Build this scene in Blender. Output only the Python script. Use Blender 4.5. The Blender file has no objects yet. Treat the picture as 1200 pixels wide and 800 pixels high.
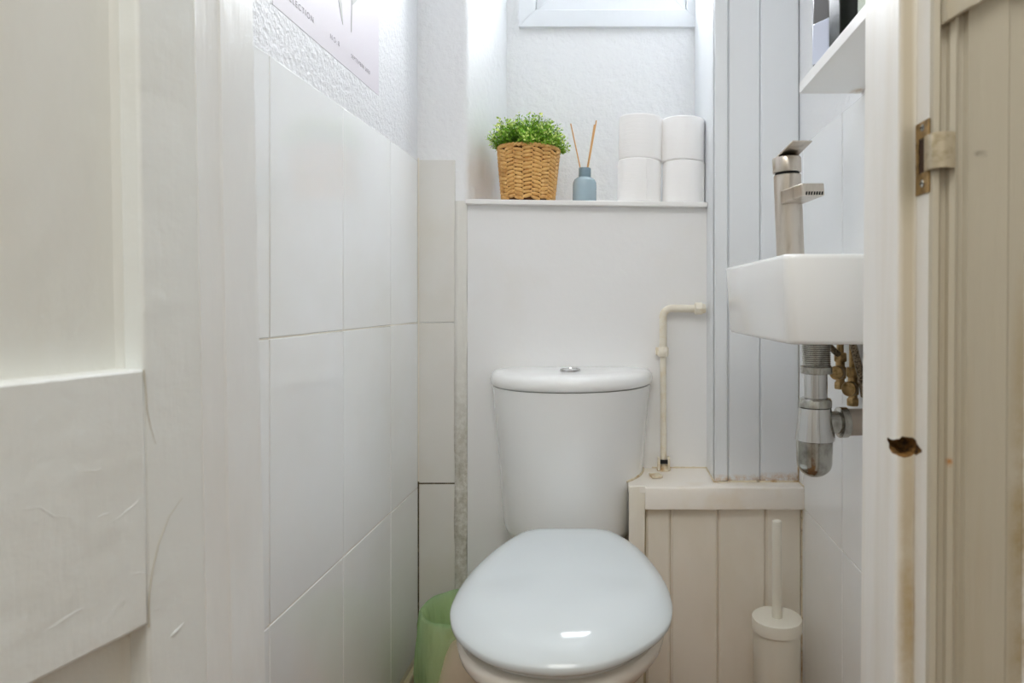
import bpy, bmesh, math, random
from mathutils import Vector, Matrix, noise
random.seed(7)
PI = math.pi
sc = bpy.context.scene
C = sc.collection

# ------------------------------------------------------------------ camera
H = 0.93
cam_data = bpy.data.cameras.new('camera')
cam_data.sensor_width = 36.0
cam_data.lens = 23.43
cam_data.shift_x = -0.1025
cam_data.shift_y = -0.0392
cam_data.clip_start = 0.02
cam_data.dof.use_dof = True
cam_data.dof.focus_distance = 1.45
cam_data.dof.aperture_fstop = 7.0
cam = bpy.data.objects.new('camera', cam_data)
cam.location = (0, 0, H)
cam.rotation_euler = (PI / 2, 0, 0)
C.objects.link(cam)
sc.camera = cam

# ------------------------------------------------------------------ light
world = bpy.data.worlds.new('overcast_sky')
sc.world = world
world.use_nodes = True
bg = world.node_tree.nodes['Background']
bg.inputs[0].default_value = (0.87, 0.90, 0.935, 1)
bg.inputs[1].default_value = 31.0

def area(name, loc, rot, sx, sy, power, col, portal=False):
    l = bpy.data.lights.new(name, 'AREA')
    l.shape = 'RECTANGLE'; l.size = sx; l.size_y = sy
    l.energy = power; l.color = col
    if portal: l.cycles.is_portal = True
    o = bpy.data.objects.new(name, l)
    o.location = loc; o.rotation_euler = rot
    C.objects.link(o)
    return o
area('window_portal', (-0.0165, 1.99, 1.985), (-PI / 2, 0, 0), 0.46, 0.52, 1, (1, 1, 1), True)
area('hall_fill_light', (-0.1, -0.25, 2.33), (0, 0, 0), 0.9, 0.9, 17.6, (1.0, 0.99, 0.95))  # unseen fill light added in the hall, placed to balance tones around the doorway

sc.view_settings.view_transform = 'Standard'
sc.view_settings.look = 'None'
sc.view_settings.exposure = 0.0
sc.view_settings.gamma = 1.0
sc.view_settings.use_curve_mapping = False
sc.cycles.use_denoising = True
sc.cycles.max_bounces = 16
sc.cycles.diffuse_bounces = 12
sc.cycles.glossy_bounces = 6
sc.cycles.transparent_max_bounces = 12
sc.cycles.sample_clamp_indirect = 8.0
sc.cycles.caustics_reflective = False

# ------------------------------------------------------------------ materials
def lin(hexs):
    hexs = hexs.lstrip('#')
    out = []
    for i in (0, 2, 4):
        c = int(hexs[i:i + 2], 16) / 255
        out.append(c / 12.92 if c <= 0.04045 else ((c + 0.055) / 1.055) ** 2.4)
    return tuple(out) + (1,)

def mat(name, col, rough=0.5, metal=0.0, coat=0.0, bump=None, vary=None, stain=None, spec=0.5, dots=None):
    """bump: list of (noise scale xyz, strength, distance, detail); vary: (colour, scale, lo, hi);
    stain: list of (colour, centre, radii, noise scale, amount) - worn or dirty patches that stay put on the thing."""
    m = bpy.data.materials.new(name); m.use_nodes = True
    nt = m.node_tree; N = nt.nodes; L = nt.links
    b = N['Principled BSDF']
    b.inputs['Base Color'].default_value = lin(col)
    b.inputs['Roughness'].default_value = rough
    b.inputs['Metallic'].default_value = metal
    b.inputs['Coat Weight'].default_value = coat
    b.inputs['Coat Roughness'].default_value = 0.04
    b.inputs['Specular IOR Level'].default_value = spec
    geo = N.new('ShaderNodeNewGeometry')
    colsock = None
    def mixcol(fac, c2):
        nonlocal colsock
        mx = N.new('ShaderNodeMix'); mx.data_type = 'RGBA'
        if colsock is None: mx.inputs['A'].default_value = lin(col)
        else: L.new(colsock, mx.inputs['A'])
        mx.inputs['B'].default_value = lin(c2)
        L.new(fac, mx.inputs['Factor'])
        colsock = mx.outputs['Result']
    def mapped(scale):
        mp = N.new('ShaderNodeMapping'); mp.inputs['Scale'].default_value = scale
        L.new(geo.outputs['Position'], mp.inputs['Vector'])
        return mp.outputs['Vector']
    def nz(scale, detail=3, rough_=0.55):
        n = N.new('ShaderNodeTexNoise'); n.inputs['Scale'].default_value = 1.0
        n.inputs['Detail'].default_value = detail; n.inputs['Roughness'].default_value = rough_
        L.new(mapped(scale), n.inputs['Vector'])
        return n.outputs['Fac']
    def rng(v, a, b_, lo=0.0, hi=1.0):
        r = N.new('ShaderNodeMapRange'); r.inputs['From Min'].default_value = a; r.inputs['From Max'].default_value = b_
        r.inputs['To Min'].default_value = lo; r.inputs['To Max'].default_value = hi
        L.new(v, r.inputs['Value']); return r.outputs['Result']
    def mul(a, b_):
        q = N.new('ShaderNodeMath'); q.operation = 'MULTIPLY'; L.new(a, q.inputs[0]); L.new(b_, q.inputs[1]); return q.outputs[0]
    for v in (vary or []):
        c2, s, lo, hi, am = v
        mixcol(rng(nz(s if isinstance(s, tuple) else (s, s, s), 4), lo, hi, 0, am), c2)
    for st in (stain or []):
        c2, ctr, rad, ns, am = st
        mp = N.new('ShaderNodeMapping'); mp.vector_type = 'TEXTURE'
        mp.inputs['Location'].default_value = ctr; mp.inputs['Scale'].default_value = rad
        L.new(geo.outputs['Position'], mp.inputs['Vector'])
        ln = N.new('ShaderNodeVectorMath'); ln.operation = 'LENGTH'; L.new(mp.outputs['Vector'], ln.inputs[0])
        base = rng(ln.outputs['Value'], 1.0, 0.3, 0, am)
        n = rng(nz((ns or 1,)*3, 5, 0.7), 0.38, 0.62)
        mixcol(mul(base, n) if ns else base, c2)
    if colsock is not None: L.new(colsock, b.inputs['Base Color'])
    prev = None
    for bp in (bump or []):
        s, st, dist, det = bp
        bn = N.new('ShaderNodeBump'); bn.inputs['Strength'].default_value = st; bn.inputs['Distance'].default_value = dist
        L.new(nz(s if isinstance(s, tuple) else (s, s, s), det), bn.inputs['Height'])
        if prev is not None: L.new(prev, bn.inputs['Normal'])
        prev = bn.outputs['Normal']
    if prev is not None:
        L.new(prev, b.inputs['Normal'])
        if coat: L.new(prev, b.inputs['Coat Normal'])
    return m

M = {}
M['plaster'] = mat('white_textured_plaster', '#ebeced', 0.62, bump=[(55, 0.55, 0.006, 6), (230, 0.25, 0.002, 3)])
M['left_plaster'] = mat('glossy_textured_plaster', '#e6e7ea', 0.38, bump=[((105, 105, 105), 0.7, 0.005, 7), (260, 0.35, 0.002, 3)])
M['panel'] = mat('smooth_white_wall_paint', '#ebebeb', 0.45, bump=[(14, 0.2, 0.006, 3), (160, 0.1, 0.001, 2)],
                 vary=[('#e2ddd2', 3.2, 0.55, 0.85, 0.5)])
M['grout'] = mat('cream_grout', '#ebe6da', 0.8, vary=[('#b5a78e', 7, 0.5, 0.75, 0.35)])
M['tile'] = mat('white_glazed_tile', '#f5f7f8', 0.07, bump=[(5, 0.05, 0.01, 2)], vary=[('#e6e3d9', 2.5, 0.45, 0.8, 0.5)])
M['old_tile'] = mat('aged_white_glazed_tile', '#e2e0db', 0.12, bump=[(6, 0.06, 0.01, 2)], vary=[('#d8d1c2', 4, 0.45, 0.8, 0.7)])
M['mould'] = mat('dirty_sealant', '#ded3bb', 0.7, bump=[(120, 0.6, 0.003, 4)],
                 vary=[('#b48a50', 38, 0.50, 0.66, 0.8), ('#54401f', 55, 0.62, 0.74, 0.8)])
M['dark_joint'] = mat('blackened_joint', '#5b5140', 0.8, vary=[('#8e8168', 90, 0.5, 0.7, 0.8)])
M['caulk'] = mat('lumpy_caulk', '#e4e2dc', 0.55, bump=[((45, 45, 16), 0.6, 0.006, 6)], stain=[('#bdbbb0', (-0.38, 1.63, 0.40), (0.1, 0.1, 0.46), 26, 0.7), ('#8b7d5e', (-0.38, 1.63, 0.42), (0.1, 0.1, 0.36), 90, 0.4)])
M['board'] = mat('cream_board_paint', '#eee8dc', 0.38, bump=[((40, 40, 4), 0.12, 0.004, 3)], vary=[('#d9cfb8', (6, 6, 3), 0.5, 0.8, 0.6)])
M['board_white'] = mat('white_board_paint', '#e2e5e8', 0.36, bump=[((40, 40, 4), 0.12, 0.004, 3)],
                       stain=[('#c89e66', (0.23, 1.49, 0.526), (0.10, 0.05, 0.018), 60, 0.8), ('#b98a50', (0.38, 1.49, 0.526), (0.14, 0.05, 0.022), 60, 0.9)])
M['ledge'] = mat('cream_ledge_paint', '#eee8df', 0.28, bump=[(20, 0.1, 0.004, 3)], vary=[('#e0cfb2', 9, 0.55, 0.8, 0.7)])
M['jamb_white'] = mat('old_gloss_paint', '#ecedec', 0.33, bump=[((60, 60, 9), 0.35, 0.004, 5), ((14, 14, 5), 0.3, 0.008, 3)],
                      vary=[('#e2ded6', (9, 9, 3), 0.5, 0.8, 0.5)])
M['door'] = mat('thick_brushed_paint', '#e9eceb', 0.36, bump=[((45, 45, 9), 0.36, 0.004, 6), ((18, 18, 26), 0.30, 0.006, 4)],
                vary=[('#dfdcd2', (6, 6, 3), 0.5, 0.8, 0.5)],
                stain=[('#b9a24f', (-0.39, 0.53, 1.005), (0.004, 0.004, 0.004), 100, 0.9)])
M['door_panel'] = mat('brushed_panel_paint', '#e4e5e1', 0.42, bump=[((25, 25, 12), 0.35, 0.006, 5)], vary=[('#d9d5c8', (8, 8, 2), 0.5, 0.8, 0.5)])
M['jamb_worn'] = mat('worn_door_frame_paint', '#eceae6', 0.42, bump=[((70, 70, 8), 0.3, 0.004, 5)],
                     vary=[('#d6cdbb', (30, 30, 2.2), 0.5, 0.75, 0.35)],
                     stain=[('#c2b69d', (0.262, 0.60, 0.95), (0.0105, 0.006, 1.6), 0, 0.85), ('#b09663', (0.262, 0.60, 0.58), (0.012, 0.008, 0.26), 18, 0.7), ('#a39a80', (0.262, 0.601, 1.04), (0.010, 0.006, 0.05), 0, 0.5),
                            ('#8d8577', (0.311, 0.569, 1.056), (0.008, 0.01, 0.004), 200, 1.0),
                            ('#b0742c', (0.283, 0.566, 0.793), (0.0035, 0.01, 0.005), 120, 1.0),
                            ('#a89468', (0.348, 0.575, 0.70), (0.016, 0.02, 0.3), 14, 0.8)])
M['arch_paint'] = mat('dirty_shaded_architrave_paint', '#c0b9a8', 0.45, bump=[((70, 70, 8), 0.3, 0.004, 5)],  # old jamb paint with hall-side shade put into its base; stains are real
                     vary=[('#b9ad94', (30, 30, 2.2), 0.5, 0.75, 0.7)],
                     stain=[('#8d8577', (0.311, 0.569, 1.056), (0.008, 0.01, 0.004), 200, 1.0),
                            ('#b0742c', (0.283, 0.566, 0.793), (0.0035, 0.01, 0.005), 120, 1.0),
                            ('#a08a5c', (0.348, 0.575, 0.70), (0.016, 0.02, 0.3), 14, 0.8)])
M['raw_wood'] = mat('splintered_wood', '#8a6430', 0.75, bump=[((20, 120, 160), 0.9, 0.004, 5)], vary=[('#2a1a08', (40, 140, 190), 0.45, 0.6, 0.9)])
M['ceramic'] = mat('white_ceramic', '#f2f3f3', 0.06, coat=0.3)
M['ceramic_b'] = mat('white_ceramic_cistern', '#eceded', 0.09, bump=[((10, 10, 1.0), 0.05, 0.01, 2)])
M['seat'] = mat('white_seat_plastic', '#d5dcdf', 0.09)
M['pan'] = mat('pan_ceramic', '#e5dfd6', 0.08)
M['chrome'] = mat('polished_chrome', '#d2d2d2', 0.12, 1.0)
M['worn_chrome'] = mat('worn_chrome', '#b9b8b2', 0.17, 1.0, vary=[('#7d7b74', (60, 60, 40), 0.45, 0.7, 0.8)], bump=[(60, 0.15, 0.003, 4)])
M['steel'] = mat('brushed_nickel', '#cfc6bb', 0.28, 1.0, vary=[('#a59a8c', (60, 60, 12), 0.5, 0.75, 0.7)])
M['brass'] = mat('dull_brass', '#b89a6c', 0.3, 1.0, vary=[('#5e4b2e', 90, 0.45, 0.7, 0.8)])
M['braid'] = mat('braided_steel', '#9b8f7c', 0.4, 1.0, bump=[(420, 1.0, 0.002, 1)], vary=[('#3d352a', 320, 0.45, 0.6, 0.8)])
M['black'] = mat('black_slot', '#0c0b0a', 0.6)
M['grey_pipe'] = mat('grey_plastic_pipe', '#b5aca2', 0.4)
M['pipe_paint'] = mat('cream_painted_pipe', '#e6dfcf', 0.4, bump=[(60, 0.25, 0.003, 4)], vary=[('#d6bf93', 30, 0.5, 0.75, 0.7)])
M['paper'] = mat('toilet_paper', '#f8f7f6', 0.95, bump=[((30, 30, 260), 0.35, 0.002, 3), (300, 0.2, 0.001, 2)], spec=0.1)
M['card'] = mat('roll_core_card', '#b99f7f', 0.9)
M['wicker'] = mat('woven_seagrass', '#dfb06a', 0.6, bump=[((90, 90, 500), 0.5, 0.002, 3)], vary=[('#b97c3a', 45, 0.45, 0.7, 0.7), ('#ecc88c', 75, 0.55, 0.75, 0.6)])
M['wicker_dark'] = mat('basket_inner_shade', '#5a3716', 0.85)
M['soil'] = mat('dark_potting_soil', '#2a241a', 0.95, bump=[(200, 0.8, 0.004, 3)])
M['diffuser'] = mat('grey_blue_glass', '#9cb1bb', 0.1, coat=0.5)
M['diffuser_neck'] = mat('grey_blue_collar', '#738a96', 0.35)
M['reed'] = mat('rattan_reed', '#d9a56b', 0.6)
M['brush_plastic'] = mat('offwhite_powder_coat', '#e4e0d3', 0.45, bump=[(300, 0.05, 0.001, 2)])
M['bin'] = mat('cream_bin_plastic', '#e8dcc8', 0.4)
M['poster'] = mat('poster_paper', '#ddd8df', 0.5)
M['ink'] = mat('grey_poster_ink', '#77717a', 0.6)
M['leaf_ink'] = mat('sage_grey_print', '#c3c3c0', 0.6)
M['shelf_white'] = mat('white_melamine', '#efeeec', 0.3, stain=[('#a98452', (0.405, 1.11, 1.28), (0.02, 0.03, 0.02), 40, 0.9)])
M['label'] = mat('pale_lilac_label', '#d4dbee', 0.3)
M['smoked'] = mat('smoky_grey_plastic', '#6f6f6f', 0.15)
M['black_gloss'] = mat('black_gloss_pack', '#0b0c0a', 0.18)
M['gold'] = mat('dull_gold_edge', '#8f7f6a', 0.35, 0.8)
M['mint'] = mat('pale_mint_plastic', '#cfd8cb', 0.25)
M['vinyl'] = mat('varnished_brown_floor', '#8a5f30', 0.5, vary=[('#6b4520', 9, 0.4, 0.7, 0.7)])
M['hall'] = mat('hall_cream_paint', '#d3d2cd', 0.7)
M['hall_floor'] = mat('hall_floor', '#7b6a54', 0.6)
M['skirt'] = mat('cream_skirting_paint', '#cfc4a6', 0.4)

def leaf_material():
    m = bpy.data.materials.new('small_green_leaves'); m.use_nodes = True
    nt = m.node_tree; b = nt.nodes['Principled BSDF']
    a = nt.nodes.new('ShaderNodeVertexColor'); a.layer_name = 'leaf_colour'
    nt.links.new(a.outputs['Color'], b.inputs['Base Color'])
    b.inputs['Roughness'].default_value = 0.55; b.inputs['Specular IOR Level'].default_value = 0.25
    return m
M['leaf'] = leaf_material()

def liner_material():
    m = bpy.data.materials.new('thin_green_bag'); m.use_nodes = True
    nt = m.node_tree; N = nt.nodes; L = nt.links
    out = N['Material Output']; b = N['Principled BSDF']
    b.inputs['Base Color'].default_value = lin('#dcf2d2'); b.inputs['Roughness'].default_value = 0.25
    tl = N.new('ShaderNodeBsdfTranslucent'); tl.inputs['Color'].default_value = lin('#cdf3bc')
    tr = N.new('ShaderNodeBsdfTransparent'); tr.inputs['Color'].default_value = lin('#e8f8e1')
    m1 = N.new('ShaderNodeMixShader'); m1.inputs[0].default_value = 0.5
    m2 = N.new('ShaderNodeMixShader'); m2.inputs[0].default_value = 0.62
    L.new(b.outputs[0], m1.inputs[1]); L.new(tl.outputs[0], m1.inputs[2])
    L.new(m1.outputs[0], m2.inputs[1]); L.new(tr.outputs[0], m2.inputs[2]); L.new(m2.outputs[0], out.inputs[0])
    n = N.new('ShaderNodeTexNoise'); n.inputs['Scale'].default_value = 1.0; n.inputs['Detail'].default_value = 4
    g = N.new('ShaderNodeNewGeometry'); mp = N.new('ShaderNodeMapping'); mp.inputs['Scale'].default_value = (55, 55, 14)
    L.new(g.outputs['Position'], mp.inputs['Vector']); L.new(mp.outputs['Vector'], n.inputs['Vector'])
    bp = N.new('ShaderNodeBump'); bp.inputs['Strength'].default_value = 0.9; bp.inputs['Distance'].default_value = 0.012
    L.new(n.outputs['Fac'], bp.inputs['Height']); L.new(bp.outputs[0], b.inputs['Normal']); L.new(bp.outputs[0], tl.inputs['Normal'])
    return m
M['liner'] = liner_material()

def glass_material():
    m = bpy.data.materials.new('window_glass'); m.use_nodes = True
    nt = m.node_tree; N = nt.nodes; L = nt.links
    N.remove(N['Principled BSDF'])
    tr = N.new('ShaderNodeBsdfTransparent'); gl = N.new('ShaderNodeBsdfGlossy'); gl.inputs['Roughness'].default_value = 0.03
    mx = N.new('ShaderNodeMixShader'); mx.inputs[0].default_value = 0.04; L.new(tr.outputs[0], mx.inputs[1]); L.new(gl.outputs[0], mx.inputs[2])
    L.new(mx.outputs[0], N['Material Output'].inputs[0])
    return m
M['glass'] = glass_material()

# ------------------------------------------------------------------ mesh helpers (all in world metres)
class MB:
    def __init__(self): self.v = []; self.f = []
    def add(self, vs, fs):
        n = len(self.v); self.v += [tuple(p) for p in vs]; self.f += [[i + n for i in f] for f in fs]; return self
    def box(self, lo, hi, rot=None, ctr=None):
        x0, y0, z0 = lo; x1, y1, z1 = hi
        vs = [Vector(p) for p in ((x0,y0,z0),(x1,y0,z0),(x1,y1,z0),(x0,y1,z0),(x0,y0,z1),(x1,y0,z1),(x1,y1,z1),(x0,y1,z1))]
        if rot is not None:
            c = Vector(ctr) if ctr else sum(vs, Vector()) / 8
            vs = [c + rot @ (v - c) for v in vs]
        return self.add(vs, [(0,3,2,1),(4,5,6,7),(0,1,5,4),(1,2,6,5),(2,3,7,6),(3,0,4,7)])
    def prism(self, poly, z0, z1):
        n = len(poly)
        vs = [(x, y, z0) for x, y in poly] + [(x, y, z1) for x, y in poly]
        return self.add(vs, [tuple(range(n - 1, -1, -1)), tuple(range(n, 2 * n))] + [(i, (i + 1) % n, n + (i + 1) % n, n + i) for i in range(n)])
    def loft(self, rings, cap0=True, cap1=True):
        n = len(rings[0]); vs = [p for r in rings for p in r]; fs = []
        for k in range(len(rings) - 1):
            for i in range(n):
                j = (i + 1) % n
                fs.append((k*n+i, k*n+j, (k+1)*n+j, (k+1)*n+i))
        if cap0: fs.append(tuple(range(n - 1, -1, -1)))
        if cap1: fs.append(tuple(range((len(rings)-1)*n, len(rings)*n)))
        return self.add(vs, fs)
    def lathe(self, prof, origin, axis=(0,0,1), n=32, cap0=True, cap1=True, a0=0):
        q = Vector((0,0,1)).rotation_difference(Vector(axis).normalized()); o = Vector(origin)
        rings = [[o + q @ Vector((r*math.cos(2*PI*i/n+a0), r*math.sin(2*PI*i/n+a0), h)) for i in range(n)] for r, h in prof]
        return self.loft(rings, cap0, cap1)
    def tube(self, pts, r, n=12):
        pts = [Vector(p) for p in pts]; rings = []
        t = (pts[1] - pts[0]).normalized()
        up = Vector((0,0,1)) if abs(t.z) < 0.9 else Vector((0,1,0))
        u = t.cross(up).normalized()
        for i, p in enumerate(pts):
            if i == 0: t = (pts[1]-pts[0]).normalized()
            elif i == len(pts)-1: t = (pts[-1]-pts[-2]).normalized()
            else: t = ((pts[i+1]-p).normalized() + (p-pts[i-1]).normalized()).normalized()
            u = (u - t*u.dot(t)).normalized(); w = t.cross(u)
            rr = r[i] if isinstance(r, (list, tuple)) else r
            rings.append([p + u*rr*math.cos(2*PI*k/n) + w*rr*math.sin(2*PI*k/n) for k in range(n)])
        return self.loft(rings)

def wloc(o):
    p = Vector((0,0,0))
    while o is not None: p += o.location; o = o.parent
    return p

def obj(name, mb, m, parent=None, smooth=True, bevel=0.0, seg=2, angle=35, origin=None, subsurf=0):
    me = bpy.data.meshes.new(name)
    if parent is not None: base = wloc(parent)
    elif origin is not None: base = Vector(origin)
    else:
        xs = [v[0] for v in mb.v]; ys = [v[1] for v in mb.v]; zs = [v[2] for v in mb.v]
        base = Vector(((min(xs)+max(xs))/2, (min(ys)+max(ys))/2, min(zs)))
    me.from_pydata([tuple(Vector(v) - base) for v in mb.v], [], mb.f)
    bm = bmesh.new(); bm.from_mesh(me); bmesh.ops.recalc_face_normals(bm, faces=bm.faces); bm.to_mesh(me); bm.free()
    me.materials.append(M[m] if isinstance(m, str) else m)
    if smooth:
        for p in me.polygons: p.use_smooth = True
        me.set_sharp_from_angle(angle=math.radians(angle))
    o = bpy.data.objects.new(name, me); C.objects.link(o)
    if parent is not None: o.parent = parent
    else: o.location = base
    if bevel:
        b = o.modifiers.new('bevel', 'BEVEL'); b.width = bevel; b.segments = seg; b.limit_method = 'ANGLE'; b.angle_limit = math.radians(40)
        b.harden_normals = False
    if subsurf:
        s = o.modifiers.new('subsurf', 'SUBSURF'); s.levels = subsurf; s.render_levels = subsurf
    return o

def box(name, lo, hi, m, parent=None, bevel=0.002, **k): return obj(name, MB().box(lo, hi), m, parent, bevel=bevel, **k)

def thing(name, label, cat, loc, group=None):
    o = bpy.data.objects.new(name, None); o.empty_display_size = 0.05
    C.objects.link(o); o.location = loc
    o['label'] = label; o['category'] = cat
    if group: o['group'] = group
    return o
def tag(o, label, cat, group=None):
    o['label'] = label; o['category'] = cat
    if group: o['group'] = group
    return o
def struct(o, label, cat):
    o['kind'] = 'structure'; o['label'] = label; o['category'] = cat; return o

# ------------------------------------------------------------------ room shell
XL, XR, YB, ZC = -0.486, 0.41, 1.629, 2.35
struct(box('floor', (-1.2, -1.1, -0.1), (1.1, 2.1, 0), 'vinyl', bevel=0), 'beige vinyl floor at the foot of the toilet', 'floor')
struct(box('ceiling', (-1.2, -1.1, ZC), (1.1, 2.1, ZC + 0.1), 'plaster', bevel=0), 'white ceiling above the small toilet room', 'ceiling')

wl = struct(box('wall_left', (-0.62, 0.68, 0), (XL - 0.0025, 2.0, ZC), 'left_plaster', bevel=0), 'left wall with rough white plaster above large white tiles', 'wall')
wr = struct(box('wall_right', (XR + 0.0025, 0.68, 0), (0.55, 2.0, ZC), 'plaster', bevel=0), 'right wall with tiles behind the small basin', 'wall')

def tile_column(parent, plane, sgn, ycuts, zcuts, m, T=0.009, gap=0.0021):
    """tiles set on a wall that faces +x (sgn 1) or -x (sgn -1); alike pieces share a mesh"""
    cache = {}
    base = wloc(parent)
    for y0, y1 in zip(ycuts, ycuts[1:]):
        for z0, z1 in zip(zcuts, zcuts[1:]):
            w, h = round(y1 - y0 - gap, 4), round(z1 - z0 - gap, 4)
            ctr = Vector((plane - sgn*T/2, (y0+y1)/2, (z0+z1)/2))
            if (w, h) not in cache:
                o = obj('tile', MB().box((ctr.x-T/2, ctr.y-w/2, ctr.z-h/2), (ctr.x+T/2, ctr.y+w/2, ctr.z+h/2)), m, None, bevel=0.0012, seg=2, origin=tuple(ctr))
                cache[(w, h)] = o
            else:
                o = cache[(w, h)].copy(); C.objects.link(o)
            o.parent = parent
            o.location = ctr - base + Vector((sgn*random.uniform(-0.0004, 0.0004), 0, 0))
            o.rotation_euler = (0, random.uniform(-0.0009, 0.0009), random.uniform(-0.0012, 0.0012))
ZT = [0.076, 0.476, 0.878, 1.275]
grout_l = obj('grout', MB().box((XL-0.006, 0.69, 0.0), (XL-0.0018, YB, 1.2745)), 'grout', wl, smooth=False)
tile_column(wl, XL, 1, [0.6835, 0.9335, 1.184, 1.433, 1.6275], ZT, 'tile')
grout_r = obj('grout', MB().box((XR+0.0018, 0.69, 0.0), (XR+0.006, 1.62, 1.2745)), 'grout', wr, smooth=False)
tile_column(wr, XR, -1, [0.713, 0.963, 1.213, 1.463, 1.50], ZT, 'tile')
# back wall: pier with a splayed plastered reveal, panel under the shelf, back of the window niche
NB = 1.88
mb = MB()
pier = [(-0.62, 1.6315), (-0.378, 1.6315), (-0.3715, 1.6335), (-0.3665, 1.639), (-0.3635, 1.647), (-0.311, NB), (-0.311, 2.0), (-0.62, 2.0)]
mb.prism(pier, 0, ZC)
WX0, WX1, WZ0, WZ1 = -0.228, 0.195, 1.744, 2.22
mb.box((-0.33, NB, 1.10), (0.5, 2.0, WZ0)); mb.box((-0.33, NB, WZ1), (0.5, 2.0, ZC))
mb.box((-0.33, NB, WZ0), (WX0, 2.0, WZ1)); mb.box((WX1, NB, WZ0), (0.5, 2.0, WZ1))
wb = struct(obj('wall_back', mb, 'plaster', angle=50), 'white plastered back wall with the recessed window niche', 'wall')
lpm = MB().box((-0.3655, 1.626, 0), (0.50, 1.95, 1.1596)); lpm.v = [(x, y, z - x*0.01309*(z > 1)) for x, y, z in lpm.v]
obj('lower_panel', lpm, 'panel', wb, bevel=0.001)
def tz(z0, z1):
    return obj('tile', MB().box((XL+0.0015, YB-0.0005, z0), (-0.396, YB+0.006, z1)), 'old_tile', wb, bevel=0.0012)
tz(0.879, 1.2755); tz(0.4865, 0.877); tz(0.08, 0.4835)
# lumpy caulk strip between the tiles and the panel
rings = []
for k in range(70):
    z = 0.02 + k*(1.155)/69
    w = noise.noise(Vector((3.1, 0, z*9)))*0.003
    d = noise.noise(Vector((0, 7.7, z*14)))*0.002
    x0 = -0.397 + w; x1 = -0.366 + noise.noise(Vector((8, 1, z*11)))*0.002
    rings.append([(x0, 1.634, z), (x0, 1.627+d, z), (x0*0.6+x1*0.4, 1.6245+d, z), (x0*0.3+x1*0.7, 1.6265-d, z), (x1, 1.6245-d, z), (x1+0.001, 1.634, z)])
obj('caulk_strip', MB().loft(rings), 'caulk', wb, angle=80)
obj('corner_joint', MB().tube([(XL+0.0008, YB-0.0002, 0.08), (XL+0.0008, YB-0.0002, 0.49)], 0.0019, 8), 'dark_joint', wb)
obj('corner_joint', MB().tube([(XL+0.0008, YB-0.0002, 0.49), (XL+0.0008, YB-0.0002, 1.28)], 0.0019, 8), 'grout', wb)
obj('tile_joint', MB().tube([(XL, YB+0.0005, 0.485), (-0.396, YB+0.0005, 0.485)], 0.0018, 8), 'dark_joint', wb)
bl = struct(box('baseboard_left', (XL-0.002, 0.69, 0), (XL+0.012, YB, 0.062), 'skirt', bevel=0.004), 'cream skirting strip under the left wall tiles', 'skirting')

# front wall, hall shell behind the camera
mb = MB(); mb.box((-1.1, 0.58, 0), (-0.388, 0.68, ZC)); mb.box((0.352, 0.58, 0), (1.0, 0.68, ZC)); mb.box((-0.388, 0.58, 2.02), (0.352, 0.68, ZC))
struct(obj('wall_front', mb, 'hall', smooth=False), 'wall that holds the doorway between hall and toilet', 'wall')
struct(box('wall_hall_left', (-1.2, -1.0, 0), (-1.1, 0.68, ZC), 'hall', bevel=0), 'cream hall wall left of the camera', 'wall')
struct(box('wall_hall_right', (1.0, -1.0, 0), (1.1, 0.68, ZC), 'hall', bevel=0), 'cream hall wall right of the camera', 'wall')
struct(box('wall_hall_back', (-1.2, -1.1, 0), (1.1, -1.0, ZC), 'hall', bevel=0), 'cream hall wall behind the camera', 'wall')

# window
win = bpy.data.objects.new('window_1', None); C.objects.link(win); win.location = (-0.0165, NB, WZ0)
struct(win, 'small white framed window high in the niche', 'window')
def mitre(name, x0, x1, z0, z1, w, y0, y1, m):
    """four mitred rails around an opening whose outer edges are given"""
    out = [(x0, z0), (x1, z0), (x1, z1), (x0, z1)]
    inn = [(x0+w, z0+w), (x1-w, z0+w), (x1-w, z1-w), (x0+w, z1-w)]
    for i in range(4):
        j = (i+1) % 4; g = 0.0004
        q = [out[i], out[j], inn[j], inn[i]]
        vs = [(x, y0, z) for x, z in q] + [(x, y1, z) for x, z in q]
        obj(name, MB().add(vs, [(0,1,2,3),(7,6,5,4),(0,4,5,1),(1,5,6,2),(2,6,7,3),(3,7,4,0)]), m, win, bevel=0.0012)
mitre('casing', -0.2755, 0.2425, 1.699, 2.265, 0.0475, NB-0.014, NB+0.002, 'board_white')
mitre('sash', -0.2265, 0.1935, 1.7455, 2.2185, 0.036, NB-0.006, NB+0.03, 'board_white')
mitre('glazing_bead', -0.191, 0.158, 1.781, 2.183, 0.010, NB+0.004, NB+0.018, 'board_white')
obj('pane', MB().box((-0.19, NB+0.018, 1.782), (0.157, NB+0.022, 2.182)), 'glass', win, smooth=False)

# ------------------------------------------------------------------ boxed-in pipes (right of the niche) and low boxing with ledge
BX = 0.219
t3 = bpy.data.objects.new('trim_3', None); C.objects.link(t3); t3.location = (0.31, 1.5, 0.524)
struct(t3, 'tall white boarded pipe casing between the niche and the right wall', 'casing')
box('side_board', (BX, 1.504, 0.5255), (BX+0.014, NB, ZC), 'board_white', t3, bevel=0.001)
box('corner_board', (BX, 1.496, 0.5255), (BX+0.030, 1.5155, ZC), 'board_white', t3, bevel=0.003)
def plank(x0, x1, y, z0, z1, m, parent, ch=0.0035, t=0.012):
    p = [(x0, y+t), (x0, y+ch), (x0+ch, y), (x1-ch, y), (x1, y+ch), (x1, y+t)]
    return obj('plank', MB().prism(p, z0, z1), m, parent, angle=25)
plank(0.2505, 0.3225, 1.501, 0.5255, ZC, 'board_white', t3)
plank(0.3235, 0.4105, 1.501, 0.5255, ZC, 'board_white', t3)
obj('backing', MB().box((0.235, 1.513, 0.53), (0.412, 1.53, ZC)), 'board', t3, smooth=False)

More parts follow.
